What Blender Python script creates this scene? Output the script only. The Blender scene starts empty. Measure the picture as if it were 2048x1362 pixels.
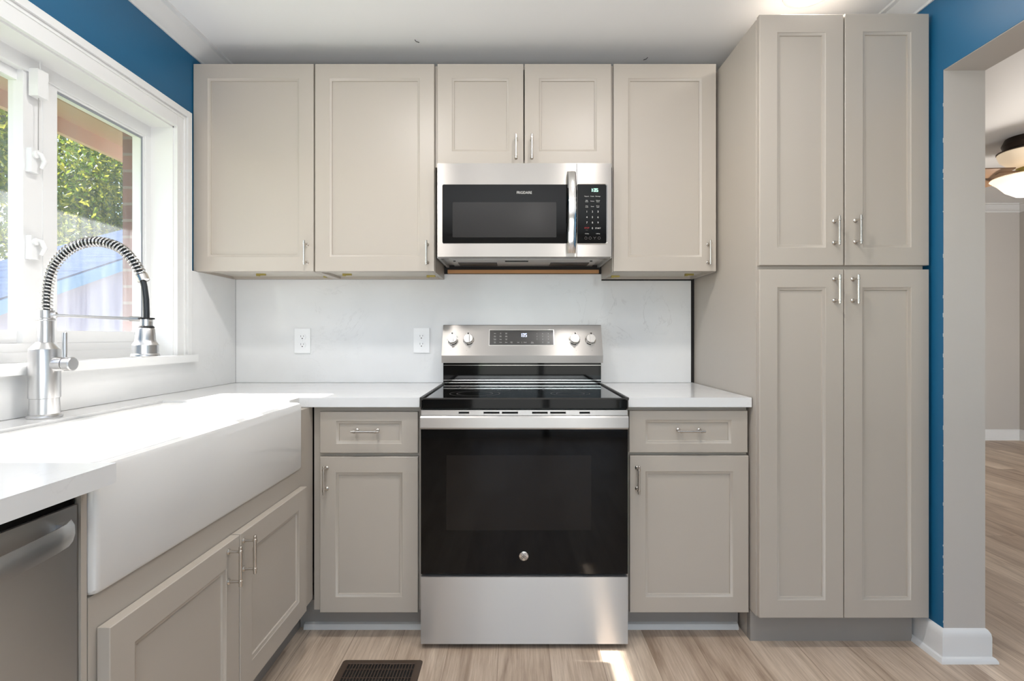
import bpy, bmesh, math, random
from mathutils import Vector, Matrix
random.seed(7)
PI = math.pi
SC = bpy.context.scene
COL = SC.collection

# ------------------------------------------------------------------ camera
CAM_D, CAM_H, FPX = 2.57, 1.135, 1040.0
cam_data = bpy.data.cameras.new('camera'); cam = bpy.data.objects.new('camera', cam_data); COL.objects.link(cam)
cam.location = (0, -CAM_D, CAM_H); cam.rotation_euler = (PI/2, 0, 0)
cam_data.sensor_width = 36.0; cam_data.lens = FPX/2048*36.0
cam_data.shift_x = -6/2048; cam_data.shift_y = -7/2048
cam_data.clip_start = 0.02; cam_data.clip_end = 200
SC.camera = cam

# ------------------------------------------------------------------ world, sun, exposure
SC.view_settings.view_transform = 'Standard'; SC.view_settings.look = 'None'
SC.view_settings.exposure = 0.20; SC.view_settings.gamma = 1.0; SC.view_settings.use_curve_mapping = False
SUN_TAN = 0.827
w = bpy.data.worlds.new('sky'); SC.world = w; w.use_nodes = True
wn = w.node_tree.nodes; wl = w.node_tree.links
bg = wn['Background']; sky = wn.new('ShaderNodeTexSky'); sky.sky_type = 'NISHITA'; sky.sun_disc = False
sky.sun_elevation = math.atan(SUN_TAN); sky.sun_rotation = -PI/2
wl.new(sky.outputs[0], bg.inputs[0]); bg.inputs[1].default_value = 0.5
def lamp(name, kind, loc, energy, color=(1,1,1), rot=(0,0,0), **kw):
    l = bpy.data.lights.new(name, kind); l.energy = energy; l.color = color
    for k, v in kw.items(): setattr(l, k, v)
    o = bpy.data.objects.new(name, l); COL.objects.link(o); o.location = loc; o.rotation_euler = rot
    return o
sun = lamp('sun', 'SUN', (-6, -1, 6), 21.0, (1.0, 0.98, 0.95), angle=math.radians(0.6))
sun.rotation_euler = Vector((1.0, -0.015, -SUN_TAN)).to_track_quat('-Z', 'Y').to_euler()
# added fill lamps, set outside the unseen door and window openings
lamp('rear_fill', 'AREA', (0.35, -4.95, 1.15), 15, (0.96, 0.98, 1.0), (PI/2, 0, 0), shape='RECTANGLE', size=1.7, size_y=1.9)
lamp('living_room_fill', 'AREA', (4.5, -4.3, 1.4), 24, (0.97, 0.98, 1.0), (PI/2, 0, 0), shape='RECTANGLE', size=1.5, size_y=1.5, spread=math.radians(70))
lamp('left_fill', 'AREA', (-1.75, -3.7, 1.72), 8, (0.95, 0.98, 1.0), (0, -PI/2, 0), shape='RECTANGLE', size=0.5, size_y=1.1)
# added upward fill lamp behind the camera, brightens the ceiling like a bounced flash
lamp('ceiling_bounce_fill', 'AREA', (0.0, -3.05, 1.10), 42, (0.96, 0.98, 1.0), (PI-.13, 0, 0), shape='DISK', size=1.5)

# ------------------------------------------------------------------ materials
def srgb(r, g, b):
    f = lambda c: (c/255/12.92) if c/255 <= 0.04045 else ((c/255+0.055)/1.055)**2.4
    return (f(r), f(g), f(b), 1)
class Mat:
    def __init__(s, name, color=(.8,.8,.8,1), rough=.5, metal=0, **kw):
        s.m = bpy.data.materials.new(name); s.m.use_nodes = True
        s.n = s.m.node_tree.nodes; s.l = s.m.node_tree.links
        s.b = s.n['Principled BSDF']; s.b.inputs['Base Color'].default_value = color
        s.b.inputs['Roughness'].default_value = rough; s.b.inputs['Metallic'].default_value = metal
        for k, v in kw.items(): s.b.inputs[k.replace('_', ' ')].default_value = v
    def node(s, t, **kw):
        n = s.n.new(t)
        for k, v in kw.items(): setattr(n, k, v)
        return n
    def coords(s, scale=(1,1,1), rot=(0,0,0), loc=(0,0,0)):
        tc = s.node('ShaderNodeTexCoord'); mp = s.node('ShaderNodeMapping')
        mp.inputs['Scale'].default_value = scale; mp.inputs['Rotation'].default_value = rot; mp.inputs['Location'].default_value = loc
        s.l.new(tc.outputs['Object'], mp.inputs[0]); return mp.outputs[0]
    def noise(s, vec, scale, detail=3, rough=.5, dist=0):
        n = s.node('ShaderNodeTexNoise'); s.l.new(vec, n.inputs['Vector'])
        n.inputs['Scale'].default_value = scale; n.inputs['Detail'].default_value = detail
        n.inputs['Roughness'].default_value = rough; n.inputs['Distortion'].default_value = dist
        return n.outputs[0]
    def ramp(s, fac, stops):
        r = s.node('ShaderNodeValToRGB'); s.l.new(fac, r.inputs[0]); e = r.color_ramp.elements
        while len(e) < len(stops): e.new(.5)
        for i, (p, c) in enumerate(stops): e[i].position = p; e[i].color = c
        return r.outputs[0]
    def mix(s, a, b, fac, mode='MIX'):
        m = s.node('ShaderNodeMix', data_type='RGBA', blend_type=mode)
        for v, i in ((fac, 0), (a, 6), (b, 7)):
            if hasattr(v, 'default_value') or hasattr(v, 'is_linked'): s.l.new(v, m.inputs[i])
            else: m.inputs[i].default_value = v
        return m.outputs[2]
    def color(s, sock): s.l.new(sock, s.b.inputs['Base Color']); return s
    def bump(s, sock, strength, dist=.001):
        b = s.node('ShaderNodeBump'); b.inputs['Strength'].default_value = strength; b.inputs['Distance'].default_value = dist
        s.l.new(sock, b.inputs['Height']); s.l.new(b.outputs[0], s.b.inputs['Normal']); return s
def painted(name, col, rough, var=.04, bscale=180, bstr=.08):
    m = Mat(name, col, rough); v = m.coords()
    n = m.noise(v, 2.5, 3); dark = tuple(c*(1-var) for c in col[:3])+(1,)
    m.color(m.mix(dark, col, n)); m.bump(m.noise(v, bscale, 2), bstr, .0006); return m.m
CAB = painted('cabinet_paint', srgb(182,173,162), .38, .03, 260, .05)
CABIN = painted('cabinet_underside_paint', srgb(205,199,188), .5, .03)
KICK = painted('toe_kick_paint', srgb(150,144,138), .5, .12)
BLUE = painted('blue_wall_paint', srgb(24,98,138), .42, .08, 90, .25)
GREY = painted('grey_wall_paint', srgb(196,191,185), .42, .04, 60, .3)
WHITE = painted('white_trim_paint', srgb(228,228,227), .35, .02, 120, .1)
CEIL = painted('ceiling_paint', srgb(245,245,245), .55, .02, 40, .25)
SHOE = painted('shoe_moulding_paint', srgb(214,212,208), .5, .1, 50, .3)
VINYL = painted('window_vinyl', srgb(226,226,226), .3, .01)
def quartz():
    m = Mat('white_quartz', rough=.16); v = m.coords()
    n1 = m.noise(v, 3.2, 6, .62, 1.6); 
    vein = m.ramp(n1, [(0, (0,0,0,1)), (.488, (0,0,0,1)), (.5, (1,1,1,1)), (.512, (0,0,0,1)), (1, (0,0,0,1))])
    msk = m.ramp(m.noise(v, 2.1, 3), [(.50, (0,0,0,1)), (.68, (.3,.3,.3,1))])
    f = m.mix((0,0,0,1), vein, msk)
    base = m.mix(srgb(222,222,221), srgb(230,230,230), m.noise(v, 9, 4))
    m.color(m.mix(base, srgb(168,166,164), f)); return m.m
QUARTZ = quartz()
CERAMIC = Mat('sink_fireclay', srgb(228,227,225), .09).m
def steel(name, col, rough, axis, aniso_bump=.05, var=.03, tangent=(0,0,1)):
    m = Mat(name, col, rough, 1.0)
    sc = {'x': (2, 60, 900), 'z': (900, 900, 3), 'y': (900, 2, 900)}[axis]
    v = m.coords(scale=sc); n = m.noise(v, 1.0, 3, .6)
    m.bump(n, aniso_bump, .0006)
    m.b.inputs['Anisotropic'].default_value = .95; cx = m.node('ShaderNodeCombineXYZ')
    for i in range(3): cx.inputs[i].default_value = tangent[i]
    m.l.new(cx.outputs[0], m.b.inputs['Tangent'])
    mr = m.node('ShaderNodeMapRange'); m.l.new(n, mr.inputs[0]); mr.inputs[3].default_value = rough-var; mr.inputs[4].default_value = rough+var
    m.l.new(mr.outputs[0], m.b.inputs['Roughness']); return m.m
STEEL = steel('brushed_stainless', srgb(186,183,180), .36, 'x')
STEEL_DIM = steel('dimmed_stainless', srgb(162,158,154), .38, 'x')  # darker copy of the brushed steel, toned down where lamps reflect too brightly
STEEL_DW = steel('dishwasher_stainless', srgb(204,205,206), .36, 'y', .04, .03, (0,0,1))
NICKEL = Mat('brushed_nickel', srgb(205,200,193), .26, 1.0).m
FAUCET = Mat('faucet_stainless', srgb(212,211,211), .3, 1.0).m
CHROME = Mat('polished_metal', srgb(225,222,218), .1, 1.0).m
SPRING = Mat('spring_steel', srgb(200,198,196), .16, 1.0).m
BLACKG = Mat('black_glass', srgb(5,5,5), .05, IOR=1.34).m
BLACKE = Mat('black_enamel', srgb(16,15,15), .16).m
DARKWIN = Mat('oven_window_glass', srgb(24,21,19), .07, IOR=1.34).m
MWWIN = Mat('microwave_window_mesh', srgb(36,34,33), .18, IOR=1.4).m
DARKMET = Mat('dark_metal', srgb(60,57,54), .45, .6).m
GALV = Mat('galvanised_metal', srgb(190,188,184), .4, .5).m
BLACK = Mat('matte_black', srgb(14,13,13), .6).m
RUBBER = Mat('black_hose_rubber', srgb(38,42,46), .4).m
CREAM = Mat('receptacle_plastic', srgb(240,240,240), .3).m
PLATE = Mat('outlet_plate_plastic', srgb(240,240,240), .28).m
DISPLAY = Mat('display_panel', srgb(48,46,44), .25).m
PRINT = Mat('panel_print', srgb(205,203,198), .5).m
PRINTD = Mat('dark_print', srgb(70,66,62), .5).m
PRINTR = Mat('red_print', srgb(170,30,34), .5).m
PRINTG = Mat('grey_print', srgb(92,88,86), .5).m
BRASS = Mat('brass', srgb(176,160,92), .35, .8).m
BRONZE = Mat('bronze', srgb(58,47,40), .38, .6).m
VENTM = Mat('vent_brown_enamel', srgb(82,68,58), .42, .2).m
def emit(name, col, st):
    m = Mat(name, col); m.b.inputs['Emission Color'].default_value = col; m.b.inputs['Emission Strength'].default_value = st; return m.m
LEDW = emit('clock_white', srgb(215,225,255), 1.6)
LEDG = emit('clock_green', srgb(190,255,235), 1.4)
LAMPM = emit('lamp_diffuser', (1, .94, .85, 1), 4.0)
BOWL = emit('fan_bowl_glass', (1, .86, .66, 1), .5)
BOWL2 = emit('fan_shade_glass', (1, .82, .6, 1), .35)
def wood():
    m = Mat('oak_plank_floor', rough=.42); v = m.coords(rot=(0,0,PI/2), loc=(.4,.06,0))
    br = m.node('ShaderNodeTexBrick'); m.l.new(v, br.inputs['Vector'])
    br.offset = .5; br.inputs['Scale'].default_value = 1; br.inputs['Brick Width'].default_value = 1.5
    br.inputs['Row Height'].default_value = .183; br.inputs['Mortar Size'].default_value = .0011; br.inputs['Mortar Smooth'].default_value = .3
    br.inputs['Color1'].default_value = (0,0,0,1); br.inputs['Color2'].default_value = (1,1,1,1); br.inputs['Mortar'].default_value = (.5,.5,.5,1)
    br.inputs['Bias'].default_value = 0
    # shift the grain per plank so it does not run across joints
    tc = m.node('ShaderNodeTexCoord'); sep = m.node('ShaderNodeSeparateXYZ'); m.l.new(tc.outputs['Object'], sep.inputs[0])
    mul = m.node('ShaderNodeMath', operation='MULTIPLY'); m.l.new(br.outputs['Color'], mul.inputs[0]); mul.inputs[1].default_value = 17.0
    ad = m.node('ShaderNodeMath', operation='ADD'); m.l.new(sep.outputs[1], ad.inputs[0]); m.l.new(mul.outputs[0], ad.inputs[1])
    cmb = m.node('ShaderNodeCombineXYZ'); m.l.new(sep.outputs[0], cmb.inputs[0]); m.l.new(ad.outputs[0], cmb.inputs[1]); m.l.new(mul.outputs[0], cmb.inputs[2])
    def mp(sx, sy):
        p = m.node('ShaderNodeMapping'); m.l.new(cmb.outputs[0], p.inputs[0]); p.inputs['Scale'].default_value = (sx, sy, 1); return p.outputs[0]
    coarse = m.noise(mp(9, 1.1), 1, 5, .6, .9); fine = m.noise(mp(130, 5), 1, 4, .65, .3)
    base = m.ramp(coarse, [(.3, srgb(178,160,144)), (.5, srgb(220,206,190)), (.75, srgb(242,230,216))])
    g = m.ramp(fine, [(.35, srgb(176,164,152)), (.62, (1,1,1,1))])
    c = m.mix(base, g, .45, 'MULTIPLY')
    tone = m.ramp(br.outputs['Color'], [(0, srgb(222,212,204)), (1, srgb(255,250,244))])
    c = m.mix(c, tone, 1.0, 'MULTIPLY')
    c = m.mix(c, srgb(140,120,102), br.outputs['Fac'])
    m.color(c); m.bump(fine, .12, .0006); return m.m
FLOOR = wood()
def brickm():
    m = Mat('red_brick', rough=.85); v = m.coords(rot=(PI/2, 0, PI/2))
    br = m.node('ShaderNodeTexBrick')
    tc = m.node('ShaderNodeTexCoord'); sep = m.node('ShaderNodeSeparateXYZ'); m.l.new(tc.outputs['Object'], sep.inputs[0])
    ad = m.node('ShaderNodeMath', operation='ADD'); m.l.new(sep.outputs[0], ad.inputs[0]); m.l.new(sep.outputs[1], ad.inputs[1])
    cmb = m.node('ShaderNodeCombineXYZ'); m.l.new(ad.outputs[0], cmb.inputs[0]); m.l.new(sep.outputs[2], cmb.inputs[1]); m.l.new(cmb.outputs[0], br.inputs['Vector'])
    br.inputs['Scale'].default_value = 1; br.inputs['Brick Width'].default_value = .2; br.inputs['Row Height'].default_value = .067
    br.inputs['Mortar Size'].default_value = .006
    br.inputs['Color1'].default_value = srgb(92,58,48); br.inputs['Color2'].default_value = srgb(122,82,68); br.inputs['Mortar'].default_value = srgb(112,98,90)
    m.color(br.outputs['Color']); return m.m
BRICK = brickm()
def boards(name, c1, c2, period, axis):
    m = Mat(name, rough=.7); tc = m.node('ShaderNodeTexCoord'); sep = m.node('ShaderNodeSeparateXYZ'); m.l.new(tc.outputs['Object'], sep.inputs[0])
    mm = m.node('ShaderNodeMath', operation='FRACT'); d = m.node('ShaderNodeMath', operation='DIVIDE'); m.l.new(sep.outputs[axis], d.inputs[0]); d.inputs[1].default_value = period
    m.l.new(d.outputs[0], mm.inputs[0])
    r = m.ramp(mm.outputs[0], [(0, srgb(90,70,60)), (.03, c1), (1, c2)])
    m.color(r); return m.m
SOFFIT = boards('tan_soffit_boards', srgb(190,166,152), srgb(182,158,144), .245, 0)
def shingles():
    m = Mat('blue_grey_shingles', rough=1.0, Specular_IOR_Level=0.0); v = m.coords(scale=(1, 5, 1))
    br = m.node('ShaderNodeTexBrick'); m.l.new(m.coords(), br.inputs['Vector'])
    br.inputs['Scale'].default_value = 1; br.inputs['Brick Width'].default_value = .35; br.inputs['Row Height'].default_value = .13; br.inputs['Mortar Size'].default_value = .012
    br.inputs['Color1'].default_value = srgb(24,38,62); br.inputs['Color2'].default_value = srgb(36,52,80); br.inputs['Mortar'].default_value = srgb(16,26,44)
    m.color(m.mix(br.outputs['Color'], srgb(76,90,112), m.noise(v, 3, 5))); return m.m
SHINGLE = shingles()
FASCIA = painted('light_blue_fascia', srgb(122,158,184), .6)
NWALL = painted('neighbour_wall_paint', srgb(186,172,182), .8, .1)
GRASS = painted('lawn', srgb(92,112,58), .9, .3, 20, 1)
BARK = Mat('bark', srgb(120,104,90), .9).m
def leafm(name, c1, c2, c3):
    m = Mat(name, rough=.5); gi = m.node('ShaderNodeNewGeometry')
    c = m.ramp(gi.outputs['Random Per Island'], [(0, c1), (.55, c2), (1, c3)])
    m.color(c); tr = m.node('ShaderNodeBsdfTranslucent'); m.l.new(c, tr.inputs[0])
    mx = m.node('ShaderNodeMixShader'); mx.inputs[0].default_value = .55
    m.l.new(m.b.outputs[0], mx.inputs[1]); m.l.new(tr.outputs[0], mx.inputs[2])
    m.l.new(mx.outputs[0], m.n['Material Output'].inputs[0]); return m.m
LEAF = leafm('green_leaves', srgb(50,74,26), srgb(92,112,34), srgb(176,172,64))
LEAF2 = leafm('yellow_green_leaves', srgb(66,88,28), srgb(124,136,42), srgb(210,198,80))
def glassm():
    m = Mat('window_glass'); m.n.remove(m.b)
    t = m.node('ShaderNodeBsdfTransparent'); g = m.node('ShaderNodeBsdfGlossy'); g.inputs['Roughness'].default_value = .02
    d = m.node('ShaderNodeBsdfTranslucent'); d.inputs[0].default_value = (.9,.93,1,1)
    lw = m.node('ShaderNodeLayerWeight'); lw.inputs[0].default_value = .5; pw = m.node('ShaderNodeMath', operation='POWER'); m.l.new(lw.outputs['Facing'], pw.inputs[0]); pw.inputs[1].default_value = 4; f = m.node('ShaderNodeMath', operation='MULTIPLY_ADD'); m.l.new(pw.outputs[0], f.inputs[0]); f.inputs[1].default_value = .6; f.inputs[2].default_value = .03
    a = m.node('ShaderNodeMixShader'); m.l.new(f.outputs[0], a.inputs[0]); m.l.new(t.outputs[0], a.inputs[1]); m.l.new(g.outputs[0], a.inputs[2])
    v = m.coords(scale=(6, 14, 1.2)); film = m.ramp(m.noise(v, 1.0, 5, .7), [(.35, (.015,.015,.015,1)), (.75, (.06,.06,.06,1))])
    b = m.node('ShaderNodeMixShader'); m.l.new(film, b.inputs[0]); m.l.new(a.outputs[0], b.inputs[1]); m.l.new(d.outputs[0], b.inputs[2])
    m.l.new(b.outputs[0], m.n['Material Output'].inputs[0]); return m.m
GLASS = glassm()
PINE = Mat('bare_pine_strip', srgb(190,140,92), .7).m

# ------------------------------------------------------------------ mesh helpers (meshes are written in world metres; build() subtracts the parent's origin)
ORG = {}
class MB:
    def __init__(s): s.bm = bmesh.new(); s.mi = 0
    def _mi(s, faces):
        for f in faces: f.material_index = s.mi
        return s
    def mesh(s, vs, fs, bev=0, seg=1):
        v = [s.bm.verts.new(p) for p in vs]; faces = [s.bm.faces.new([v[i] for i in f]) for f in fs]
        s._mi(faces)
        if bev:
            es = list({e for f in faces for e in f.edges if len(e.link_faces) == 2 and e.calc_face_angle(0) > .35})
            r = bmesh.ops.bevel(s.bm, geom=es, offset=bev, segments=seg, profile=.6, affect='EDGES', clamp_overlap=True); s._mi(r['faces'])
        return s
    def box(s, x0, x1, y0, y1, z0, z1, bev=0, seg=1):
        x0, x1 = sorted((x0, x1)); y0, y1 = sorted((y0, y1)); z0, z1 = sorted((z0, z1))
        return s.mesh([(x0,y0,z0),(x1,y0,z0),(x1,y1,z0),(x0,y1,z0),(x0,y0,z1),(x1,y0,z1),(x1,y1,z1),(x0,y1,z1)],
            [(0,3,2,1),(4,5,6,7),(0,1,5,4),(1,2,6,5),(2,3,7,6),(3,0,4,7)], bev, seg)
    def prism(s, pts, axis, a, b, bev=0, seg=1):      # polygon in the plane across axis, from a to b
        f = {'z': lambda p, t: (p[0], p[1], t), 'y': lambda p, t: (p[0], t, p[1]), 'x': lambda p, t: (t, p[0], p[1])}[axis]
        n = len(pts); vs = [f(p, a) for p in pts]+[f(p, b) for p in pts]
        return s.mesh(vs, [tuple(range(n))[::-1], tuple(range(n, 2*n))]+[(i, (i+1) % n, n+(i+1) % n, n+i) for i in range(n)], bev, seg)
    def tube(s, pts, r, n=12, caps=True, up=None):
        pts = [Vector(p) for p in pts]; rs = r if isinstance(r, (list, tuple)) else [r]*len(pts)
        rings = []; prev = None
        for i, p in enumerate(pts):
            t = (pts[min(i+1, len(pts)-1)]-pts[max(i-1, 0)]).normalized()
            if prev is None:
                a = Vector((0,0,1)) if abs(t.z) < .9 else Vector((1,0,0)); u = t.cross(a).normalized()
            else: u = (prev-t*prev.dot(t)).normalized()
            prev = u; v = t.cross(u)
            rings.append([s.bm.verts.new(p+(u*math.cos(2*PI*k/n)+v*math.sin(2*PI*k/n))*rs[i]) for k in range(n)])
        fs = []
        for a, b in zip(rings, rings[1:]):
            for k in range(n): fs.append(s.bm.faces.new((a[k], a[(k+1) % n], b[(k+1) % n], b[k])))
        if caps: fs.append(s.bm.faces.new(rings[0][::-1])); fs.append(s.bm.faces.new(rings[-1]))
        return s._mi(fs)
    def lathe(s, c, prof, n=32, axis='z'):            # prof: (radius, height) pairs
        c = Vector(c); rings = []
        for r, h in prof:
            ring = []
            for k in range(n):
                a = 2*PI*k/n; ca, sa = math.cos(a)*max(r, 1e-5), math.sin(a)*max(r, 1e-5)
                d = {'z': (ca, sa, h), 'y': (ca, h, sa), 'x': (h, ca, sa)}[axis]; ring.append(s.bm.verts.new(c+Vector(d)))
            rings.append(ring)
        fs = []
        for a, b in zip(rings, rings[1:]):
            for k in range(n): fs.append(s.bm.faces.new((a[k], a[(k+1) % n], b[(k+1) % n], b[k])))
        fs.append(s.bm.faces.new(rings[0][::-1])); fs.append(s.bm.faces.new(rings[-1]))
        return s._mi(fs)
    def sweep(s, path, prof, side=1, closed_caps=True):   # horizontal path of (x, y), profile of (out, z)
        P = [Vector(p) for p in path]; rings = []
        for i, p in enumerate(P):
            ds = []
            if i > 0: ds.append((P[i]-P[i-1]).normalized())
            if i < len(P)-1: ds.append((P[i+1]-P[i]).normalized())
            ns = [Vector((-d.y, d.x))*side for d in ds]
            m = sum(ns, Vector((0,0))).normalized(); k = 1/max(.2, m.dot(ns[0]))
            rings.append([s.bm.verts.new((p.x+m.x*k*o, p.y+m.y*k*o, z)) for o, z in prof])
        n = len(prof); fs = []
        for a, b in zip(rings, rings[1:]):
            for k in range(n): fs.append(s.bm.faces.new((a[k], a[(k+1) % n], b[(k+1) % n], b[k])))
        fs.append(s.bm.faces.new(rings[0][::-1])); fs.append(s.bm.faces.new(rings[-1]))
        return s._mi(fs)
    def build(s, name, mats, parent=None, smooth=30, fix=True):
        if fix: bmesh.ops.recalc_face_normals(s.bm, faces=s.bm.faces[:])
        org = ORG.get(parent, Vector((0,0,0))) if parent else Vector((0,0,0))
        me = bpy.data.meshes.new(name)
        if parent: bmesh.ops.translate(s.bm, verts=s.bm.verts[:], vec=-org)
        s.bm.to_mesh(me); s.bm.free()
        for m in (mats if isinstance(mats, (list, tuple)) else [mats]): me.materials.append(m)
        if smooth:
            me.polygons.foreach_set('use_smooth', [True]*len(me.polygons)); me.set_sharp_from_angle(angle=math.radians(smooth))
        o = bpy.data.objects.new(name, me); COL.objects.link(o)
        if parent: o.parent = parent; ORG[o] = org
        else: ORG[o] = Vector((0,0,0))
        return o
def tag(o, label, cat, group=None, kind=None):
    o['label'] = label; o['category'] = cat
    if group: o['group'] = group
    if kind: o['kind'] = kind
    return o
def thing(name, loc, label, cat, group=None):
    o = bpy.data.objects.new(name, None); COL.objects.link(o); o.location = loc; o.empty_display_size = .05
    ORG[o] = Vector(loc); return tag(o, label, cat, group)
def structure(o): o['kind'] = 'structure'; return o

def text_into(mb, body, x, z, size, y, center=True, mat=0, wscale=1, tilt=0, extr=.0003):
    cu = bpy.data.curves.new('t', 'FONT'); cu.body = body; cu.size = size; cu.extrude = extr
    cu.align_x = 'CENTER' if center else 'LEFT'; cu.align_y = 'CENTER'; cu.resolution_u = 2
    ob = bpy.data.objects.new('t', cu); COL.objects.link(ob)
    dg = bpy.context.evaluated_depsgraph_get(); me = bpy.data.meshes.new_from_object(ob.evaluated_get(dg))
    M = Matrix.Translation((x, y, z)) @ Matrix.Rotation(PI/2-tilt, 4, 'X') @ Matrix.Diagonal((wscale, 1, 1, 1))
    me.transform(M); n0 = len(mb.bm.faces); mb.bm.from_mesh(me); mb.bm.faces.ensure_lookup_table()
    for f in mb.bm.faces[n0:]: f.material_index = mat
    bpy.data.objects.remove(ob); bpy.data.curves.remove(cu); bpy.data.meshes.remove(me)

def shaker(x0, x1, z0, z1, w1, th, facing, fw=.062, bw=.010, rec=.009, fwv=None):
    """door slab with a recessed centre panel; x0..x1 runs along the front, w1 is the front plane."""
    fv = fwv or fw; mb = MB()
    rect = lambda i, j, w: [(x0+i, z0+j, w), (x1-i, z0+j, w), (x1-i, z1-j, w), (x0+i, z1-j, w)]
    c = .0016
    rings = [rect(0, 0, -th), rect(0, 0, -c), rect(c, c, 0), rect(fw, fv, 0), rect(fw+.002, fv+.002, -.002), rect(fw+bw, fv+bw, -.0045), rect(fw+bw+.0012, fv+bw+.0012, -rec)]
    P = (lambda p: (p[0], w1-p[2], p[1])) if facing == '-y' else (lambda p: (w1+p[2], p[0], p[1]))
    vs = [P(p) for r in rings for p in r]; fs = [(3,2,1,0)]
    for k in range(len(rings)-1):
        for i in range(4): fs.append((4*k+i, 4*k+(i+1) % 4, 4*k+4+(i+1) % 4, 4*k+4+i))
    n = 4*(len(rings)-1); fs.append((n, n+1, n+2, n+3))
    return mb.mesh(vs, fs)

def handle_mesh():
    mb = MB(); L, off, pr = .052, .032, .0385
    mb.tube([(0,-off,-L),(0,-off,-L+.001),(0,-off,L-.001),(0,-off,L)], [.0036,.0044,.0044,.0036], 14)
    for sgn in (-1, 1):
        z = pr*sgn
        mb.lathe((0,0,z), [(.0078,0),(.0078,-.0022),(.0062,-.0042),(.0042,-.0055),(.0036,-.02),(.0036,-off)], 16, 'y')
        mb.lathe((0,-off,z-.004), [(.0046,0),(.0058,.0008),(.0058,.0072),(.0046,.008)], 16)
    o = mb.build('handle', NICKEL); COL.objects.unlink(o); return o.data
HMESH = handle_mesh()
def handle(parent, x, y, z, facing='-y', horiz=False):
    o = bpy.data.objects.new('handle', HMESH); COL.objects.link(o); o.parent = parent
    o.location = Vector((x, y, z))-ORG[parent]
    o.rotation_euler = (0, PI/2 if horiz else 0, 0) if facing == '-y' else (0, 0, PI/2)
    return o

# ------------------------------------------------------------------ room shell
XL, XR, XR2, ZC = -1.389, 1.505, 1.653, 2.41
OY, OZ = -.742, 2.072          # where the opening in the right wall starts, its height
WY0, WY1, WZ0, WZ1 = -.46, -1.42, 1.061, 1.99
YB = -4.6                      # wall behind the camera
structure(MB().box(-1.55, 5.7, -5.0, 3.3, -.08, 0).build('floor', FLOOR))
structure(MB().box(-1.55, XR2, YB-.14, .14, ZC, ZC+.1).build('ceiling', CEIL))
structure(MB().box(XR2, 5.7, -4.1, 3.3, 2.59, 2.69).build('ceiling', CEIL))
structure(MB().box(-1.55, XR, 0, .14, 0, ZC).build('wall_back', painted('gap_shade_wall', srgb(52,48,46), .8)))  # wall colour darkened to hold the shade in the gaps between cabinets
m = MB()
m.box(-1.531, XL, WY0, 0, 0, ZC).box(-1.531, XL, -3.1, WY1, 0, ZC).box(-1.531, XL, YB, -4.3, 0, ZC).box(-1.531, XL, -4.3, -3.1, 0, 1.45).box(-1.531, XL, -4.3, -3.1, 2.05, ZC).box(-1.531, XL, WY1, WY0, 0, WZ0-.03).box(-1.531, XL, WY1, WY0, WZ1, ZC)
structure(m.build('wall_left', BLUE))
# right wall with the wide opening: blue on the kitchen side, grey on the reveal and beyond
m = MB()
yo = -2.75
m.mi = 1
m.box(XR+.002, XR2, OY, 3.16, 0, 2.59).box(XR+.002, XR2, yo, OY, OZ, 2.59).box(XR+.002, XR2, YB, yo, 0, 2.59)
m.mi = 0
m.box(XR, XR+.002, OY+.001, 0, 0, ZC).box(XR, XR+.002, yo, OY+.001, OZ+.002, ZC).box(XR, XR+.002, YB, yo-.001, 0, ZC)
structure(m.build('wall_right', [BLUE, GREY]))
m = MB(); m.box(XR2, 5.7, 3.16, 3.3, 0, 2.59); structure(m.build('wall_far', GREY))
m = MB(); m.box(5.56, 5.7, -4.1, 3.16, 0, 2.59); structure(m.build('wall_far_right', GREY))
m = MB(); m.box(XR2, 3.7, -4.2, -4.1, 0, 2.59).box(5.3, 5.7, -4.2, -4.1, 0, 2.59).box(3.7, 5.3, -4.2, -4.1, 0, .6).box(3.7, 5.3, -4.2, -4.1, 2.2, 2.59)
structure(m.build('wall_front_right', GREY))
# wall behind the camera; its glazed door is added to let fill light in
m = MB(); m.box(-1.55, -.55, YB-.14, YB, 0, ZC).box(1.25, XR2, YB-.14, YB, 0, ZC).box(-.55, 1.25, YB-.14, YB, 2.08, ZC)
structure(m.build('wall_front', GREY))
d1 = structure(MB().box(-.55, -.49, YB-.1, YB-.02, 0, 2.08).box(1.19, 1.25, YB-.1, YB-.02, 0, 2.08).box(-.55, 1.25, YB-.1, YB-.02, 2.02, 2.08).box(.31, .39, YB-.1, YB-.02, 0, 2.02).box(-.49, 1.19, YB-.1, YB-.02, 0, .09).build('added_door', WHITE))
structure(MB().box(-.49, .31, YB-.063, YB-.057, .09, 2.02).box(.39, 1.19, YB-.063, YB-.057, .09, 2.02).build('door_glass', GLASS, d1))

# crown mouldings
crown = [(0, ZC-.066), (.006, ZC-.066), (.009, ZC-.058), (.020, ZC-.052), (.034, ZC-.034), (.052, ZC-.018), (.058, ZC-.010), (.072, ZC-.007), (.074, ZC), (0, ZC)]
structure(MB().sweep([(XL, YB), (XL, 0), (XR, 0), (XR, YB)], crown, -1).build('trim_1', WHITE))
c2 = [(o*1.2, z+.18) for o, z in crown]
structure(MB().sweep([(XR2, 3.16), (5.56, 3.16), (5.56, -4.1)], [(o, 2.59-(2.59-z)*1.25) for o, z in c2], -1).build('trim_2', WHITE))
# baseboards
bb = [(0, 0), (.026, 0), (.025, .008), (.020, .016), (.013, .019), (.013, .085), (.011, .098), (.006, .107), (.002, .111), (0, .112)]
structure(MB().sweep([(XR, -.60), (XR, OY), (XR2, OY), (XR2, 3.16)], bb, -1).build('baseboard_right', WHITE))
structure(MB().sweep([(XR2+.03, 3.16), (5.56, 3.16), (5.56, -4.1)], [(o, z*1.05) for o, z in bb], -1).build('baseboard_back', WHITE))
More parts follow.
